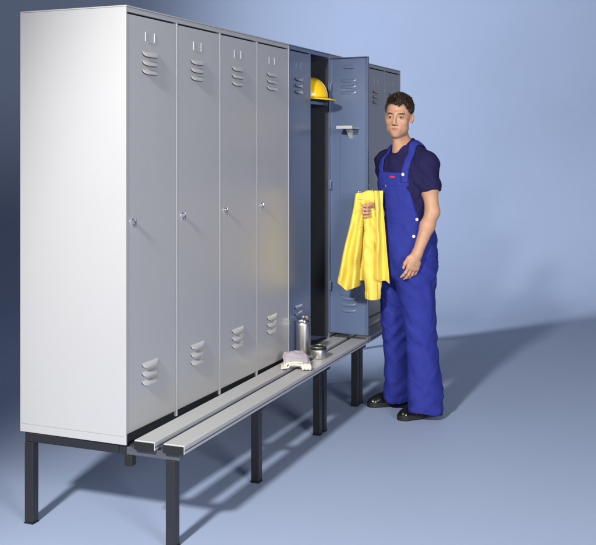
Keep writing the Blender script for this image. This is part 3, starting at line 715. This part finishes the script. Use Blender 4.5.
def G0(px, py):  # floor point from pixel -> local (r,t)
    fw = CAM[2] * FPX / (py - HY); return np.array([(px - CX) * fw / FPX - R0, FW0 - fw, 0.])
boot(G0(367.8, 407.0) + np.array([0, 0, 0]), G0(409, 402.5), 'boot')
boot(G0(398.5, 420.5), G0(441.5, 413.5), 'boot')
# ------------------------------------------------------------------ the yellow jacket in his hand
jk = thing('jacket', 'yellow waterproof jacket hanging folded from the man\'s right hand', 'jacket', ORG)
def curve(tab, y): tab = np.array(tab, float); return np.interp(y, tab[:, 0], tab[:, 1])
def sheet(name, rows, parent, nu=70, nv=110, m=YEL, thick=.004, closed=False):
    """rows(u,v) -> (px,py,t)"""
    bm = bmesh.new(); g = []
    for j in range(nv + 1):
        g.append([bm.verts.new(to_local(J(*rows(i / nu, j / nv)))) for i in range(nu + (0 if closed else 1))])
    for j in range(nv):
        for i in range(nu if closed else nu):
            k = (i + 1) % nu if closed else i + 1; bm.faces.new((g[j][i], g[j][k], g[j + 1][k], g[j + 1][i]))
    o = obj(name, bm, m, parent, smooth=True); md = o.modifiers.new('t', 'SOLIDIFY'); md.thickness = thick; md.offset = 0; return o
def n1(x, s=0):
    return float(vnoise(np.array([[x, s * 1.7 + .3, .5]]), 1.)[0])
def grip(x, y):
    dx, dy = x - 369, y - 211; ds = math.hypot(dx, dy); return .007 * math.sin(math.atan2(dy, dx) * 8 + 1) * math.exp(-ds / 26) * min(1, ds / 8)
XLt = [(192, 356), (200, 354.8), (207, 354), (215, 352.3), (225, 350), (240, 346.5), (255, 343), (270, 339.8), (280, 338), (292, 337.5)]
XRt = [(190, 383), (205, 382.6), (230, 385), (255, 387), (283, 389.5)]
XG = [(192, 368), (214, 364), (240, 362.5), (262, 361), (292, 362)]
def wr(u, v, k): return n1(u * 3.2 + v * 1.5 + k * 9.1, v * 3.0 + k) * .75 + n1(u * 8 - v * 3 + k, v * 7) * .18
def back(u, v):
    yb = 281 + (u - 1) * 1.0; yt = 193.2 - 2.6 * u; y = yt + (yb - yt) * v; xl, xr = curve(XLt, y) + 3, curve(XRt, y)
    return xl + (xr - xl) * u, y, .045 + .016 * math.sin(u * 15 + v * 2) * (.2 + v) + .012 * wr(u, v, 1)
sheet('back_panel', back, jk)
def left(u, v):
    yb = 283 + 8 * min(u / .38, 1) - 6 * max(0, (u - .38) / .62); yt = 193.0 - .7 * u; y = yt + (yb - yt) * v
    xl, xr = curve(XLt, y), curve(XG, y) + 2.5 * (1 - v); ph = u * 3.1
    bul = math.sin(math.pi * min(1, u * 1.0)) ** .8
    x = xl + (xr - xl) * u; t = .060 + (.020 + .045 * v) * bul + (.008 + .032 * v) * math.sin(u * 9.5 + 2.0 * v + 1.6 * n1(v * 2.2, 3)) + .020 * wr(u, v, 2) * (.5 + v)
    return x + .8 * wr(u * .5, v, 5), y, t + grip(x, y) + .0018 * (abs(v - .955) < .006)
sheet('front_panel', left, jk, 90, 120)
def sleeve(u, v):
    a = 2 * math.pi * u; y = 200 + (299 - 200) * v + 1.2 * math.sin(a) * v
    xc = np.interp(y, [200, 215, 240, 270, 300], [372.5, 370.8, 371.3, 371.8, 373]); hw = np.interp(y, [200, 215, 240, 270, 300], [8.5, 7.0, 7.6, 8.6, 6.8])
    k = 1 + .12 * math.sin(3 * a + v * 3) + .03 * math.sin(7 * a - v * 5) + .34 * wr(u * 2 if u < .5 else (1 - u) * 2, v * 1.5, 3)
    dpt = .095 + (.026 + .004 * math.sin(v * 9)) * math.sin(a) * k + .0035 * math.sin(v * 34 + 3 * a + 3 * n1(v * 6, 2)) * (1 if v < .5 else .5)
    if y > 290: pass
    hw *= 1.07 if v > .93 else 1.0; dpt += grip(xc + hw * math.cos(a), y)
    return xc + hw * math.cos(a) * k, y, dpt - .042 * (1 - v) ** 4
sheet('sleeve', sleeve, jk, 72, 110, closed=True)
def right(u, v):
    yb = 279.5 + 3.5 * u + 1.2 * math.sin(u * 7); yt = 190.8; y = yt + (yb - yt) * v; xl, xr = np.interp(y, [190, 210, 240, 281], [374, 376, 377.5, 377]), curve(XRt, y)
    return xl + (xr - xl) * u, y, .108 + (.014 + .012 * v) * math.sin(u * 5.4 + .3 + 1.6 * v) + .012 * wr(u, v, 4) - .015 * (1 - v) ** 3 + .03 * v
sheet('front_panel', right, jk, 40, 110)
def collar(u, v):
    x = 357 + 26.0 * u - 2.5 * v * u ** 4; y = 192.6 - 1.6 * u + 1.3 * math.sin(u * 8 + 1) + (8 + 5 * math.sin(u * 3.1)) * v
    return x, y, .086 - .10 * (u - .5) ** 2 + .014 * math.sin(v * 3.1) + .008 * wr(u, v, 6)
sheet('collar', collar, jk, 60, 24, thick=.005)
for px, py in ((361.5, 228), (355.8, 262)):
    q = J(px, py, .145); o = button(q - np.array([0, .006, 0]), np.array([0, 1., 0]), .006, BRASS, jk)
# coat hanger inside the jacket (its hook and bar show at the collar)
hg = thing('coat_hanger', 'silver metal coat hanger poking out of the yellow jacket collar', 'coat hanger', ORG)
bm = bmesh.new(); A = [J(356.5, 193.5, .07), J(359, 191.4, .07), J(363, 190.6, .07), J(367, 191.6, .07), J(370, 194, .065)]
tube(bm, [to_local(p) for p in A], .0042, 10); obj('shoulder_wire', bm, CHROME, hg, smooth=True)
bm = bmesh.new(); c0 = J(371, 187.6, .05); pts = [J(369, 193, .055), J(369.6, 190.5, .055)] + [J(370.5 + 2.6 * math.sin(a), 187.6 + 2.9 * math.cos(a), .055) for a in [.4 * k + .3 for k in range(11)]]
tube(bm, [to_local(p) for p in pts], .0022, 8); obj('hook', bm, BRACK, hg, smooth=True)
# ------------------------------------------------------------------ pair of work gloves folded on the bench
gx, gy = 1.375, -.135
gl = thing('work_glove', 'folded grey and cream work glove lying on the bench left of the flask', 'glove', (gx, gy, BZ), .0)
def pillow(name, fn, m, nu=40, nv=30, th=.004):
    bm = bmesh.new(); g = [[bm.verts.new(fn(i / nu, j / nv)) for i in range(nu + 1)] for j in range(nv + 1)]
    for j in range(nv):
        for i in range(nu): bm.faces.new((g[j][i], g[j][i + 1], g[j + 1][i + 1], g[j + 1][i]))
    o = obj(name, bm, m, gl, smooth=True); md = o.modifiers.new('t', 'SOLIDIFY'); md.thickness = th; md.offset = 0; return o
# local frame: a along image-right direction, b away from the camera
ra = np.array([SS, -CC]); fb = np.array([CC, SS])
def GW(a, b, z): return (a * ra[0] + b * fb[0], a * ra[1] + b * fb[1], z)
def backhand(u, v):   # arched upper layer, highest at the back left
    a = -.062 + .125 * u + .010 * (1 - v); b = -.030 + .135 * v + .02 * u
    z = .030 + .036 * math.sin(v * 2.4) + .012 * math.sin(math.pi * u) - .018 * u * (1 - v * .2) + .004 * n1(u * 6, v * 6 + 2)
    z -= .022 * max(0, (u - .88) / .12) ** 2 + .018 * max(0, (.08 - u) / .08) ** 2
    return GW(a, b, max(z, .004))
pillow('back_layer', backhand, CLOTH, th=.007)
def palm(u, v):
    a = -.072 + .150 * u; b = -.058 + .125 * v
    z = .006 + .010 * math.sin(math.pi * u) * (1 - v) + .004 * (1 + n1(u * 5, v * 5)) + .012 * math.exp(-((v - .05) / .12) ** 2) * (u > .25)
    return GW(a, b, z)
pillow('palm_layer', palm, CLOTHW, th=.008)
bm = bmesh.new(); edge = []
for k in range(41):
    u = k / 40; p = backhand(u, 0.0); edge.append(p)
tube(bm, edge, .0065, 10); obj('cuff_binding', bm, CLOTHW, gl, smooth=True)
bm = bmesh.new(); tube(bm, [backhand(0, 1 - k / 30) for k in range(31)] , .0055, 10); tube(bm, [backhand(1, k / 30) for k in range(31)], .0055, 10); tube(bm, [backhand(k / 30, 1) for k in range(31)], .0055, 10); obj('edge_binding', bm, CLOTHW, gl, smooth=True)
# fingers peeking out to the right front
bm = bmesh.new()
for k in range(3):
    tube(bm, [GW(.02 + .018 * k, -.02, .022), GW(.036 + .017 * k, -.048, .024), GW(.040 + .016 * k, -.064, .016), GW(.038 + .016 * k, -.068, .008)], [.011, .0115, .010, .006], 12)
obj('glove_fingers', bm, CLOTHW, gl, smooth=True)
# ------------------------------------------------------------------ light
world = bpy.data.worlds.new('World'); scene.world = world; world.use_nodes = True
bg = world.node_tree.nodes['Background']; bg.inputs[0].default_value = (.76, .83, 1, 1); bg.inputs[1].default_value = .095
def look(o, target): o.rotation_euler = (Vector(target) - o.location).to_track_quat('-Z', 'Y').to_euler()
def spot(name, loc, target, energy, size, angle, blend, col):
    l_ = bpy.data.lights.new(name, 'SPOT'); l_.energy = energy; l_.shadow_soft_size = size; l_.spot_size = math.radians(angle); l_.spot_blend = blend; l_.color = col
    o = bpy.data.objects.new(name, l_); COL.objects.link(o); o.location = loc; look(o, target); return o
def area(name, loc, target, energy, sx, sy, col):
    l_ = bpy.data.lights.new(name, 'AREA'); l_.shape = 'RECTANGLE'; l_.size = sx; l_.size_y = sy; l_.energy = energy; l_.color = col
    o = bpy.data.objects.new(name, l_); COL.objects.link(o); o.location = loc; look(o, target); return o
spot('key_light', (-4.2, -.42, 3.7), (1.6, -2.36, -.7), 1760, .22, 68, .55, (1, .97, .93))
spot('backdrop_light', (.1, 2.75, 1.7), (8.6, -.9, 2.7), 3400, .25, 76, .95, (.93, .96, 1))
area('fill_softbox', (-4.6, -6.6, 3.0), (1.6, .4, 1.6), 430, 2.2, 2.2, (1, .98, .96))
# ------------------------------------------------------------------ render settings
scene.render.engine = 'CYCLES'
scene.view_settings.view_transform = 'Standard'; scene.view_settings.look = 'None'; scene.view_settings.exposure = 0; scene.view_settings.gamma = 1
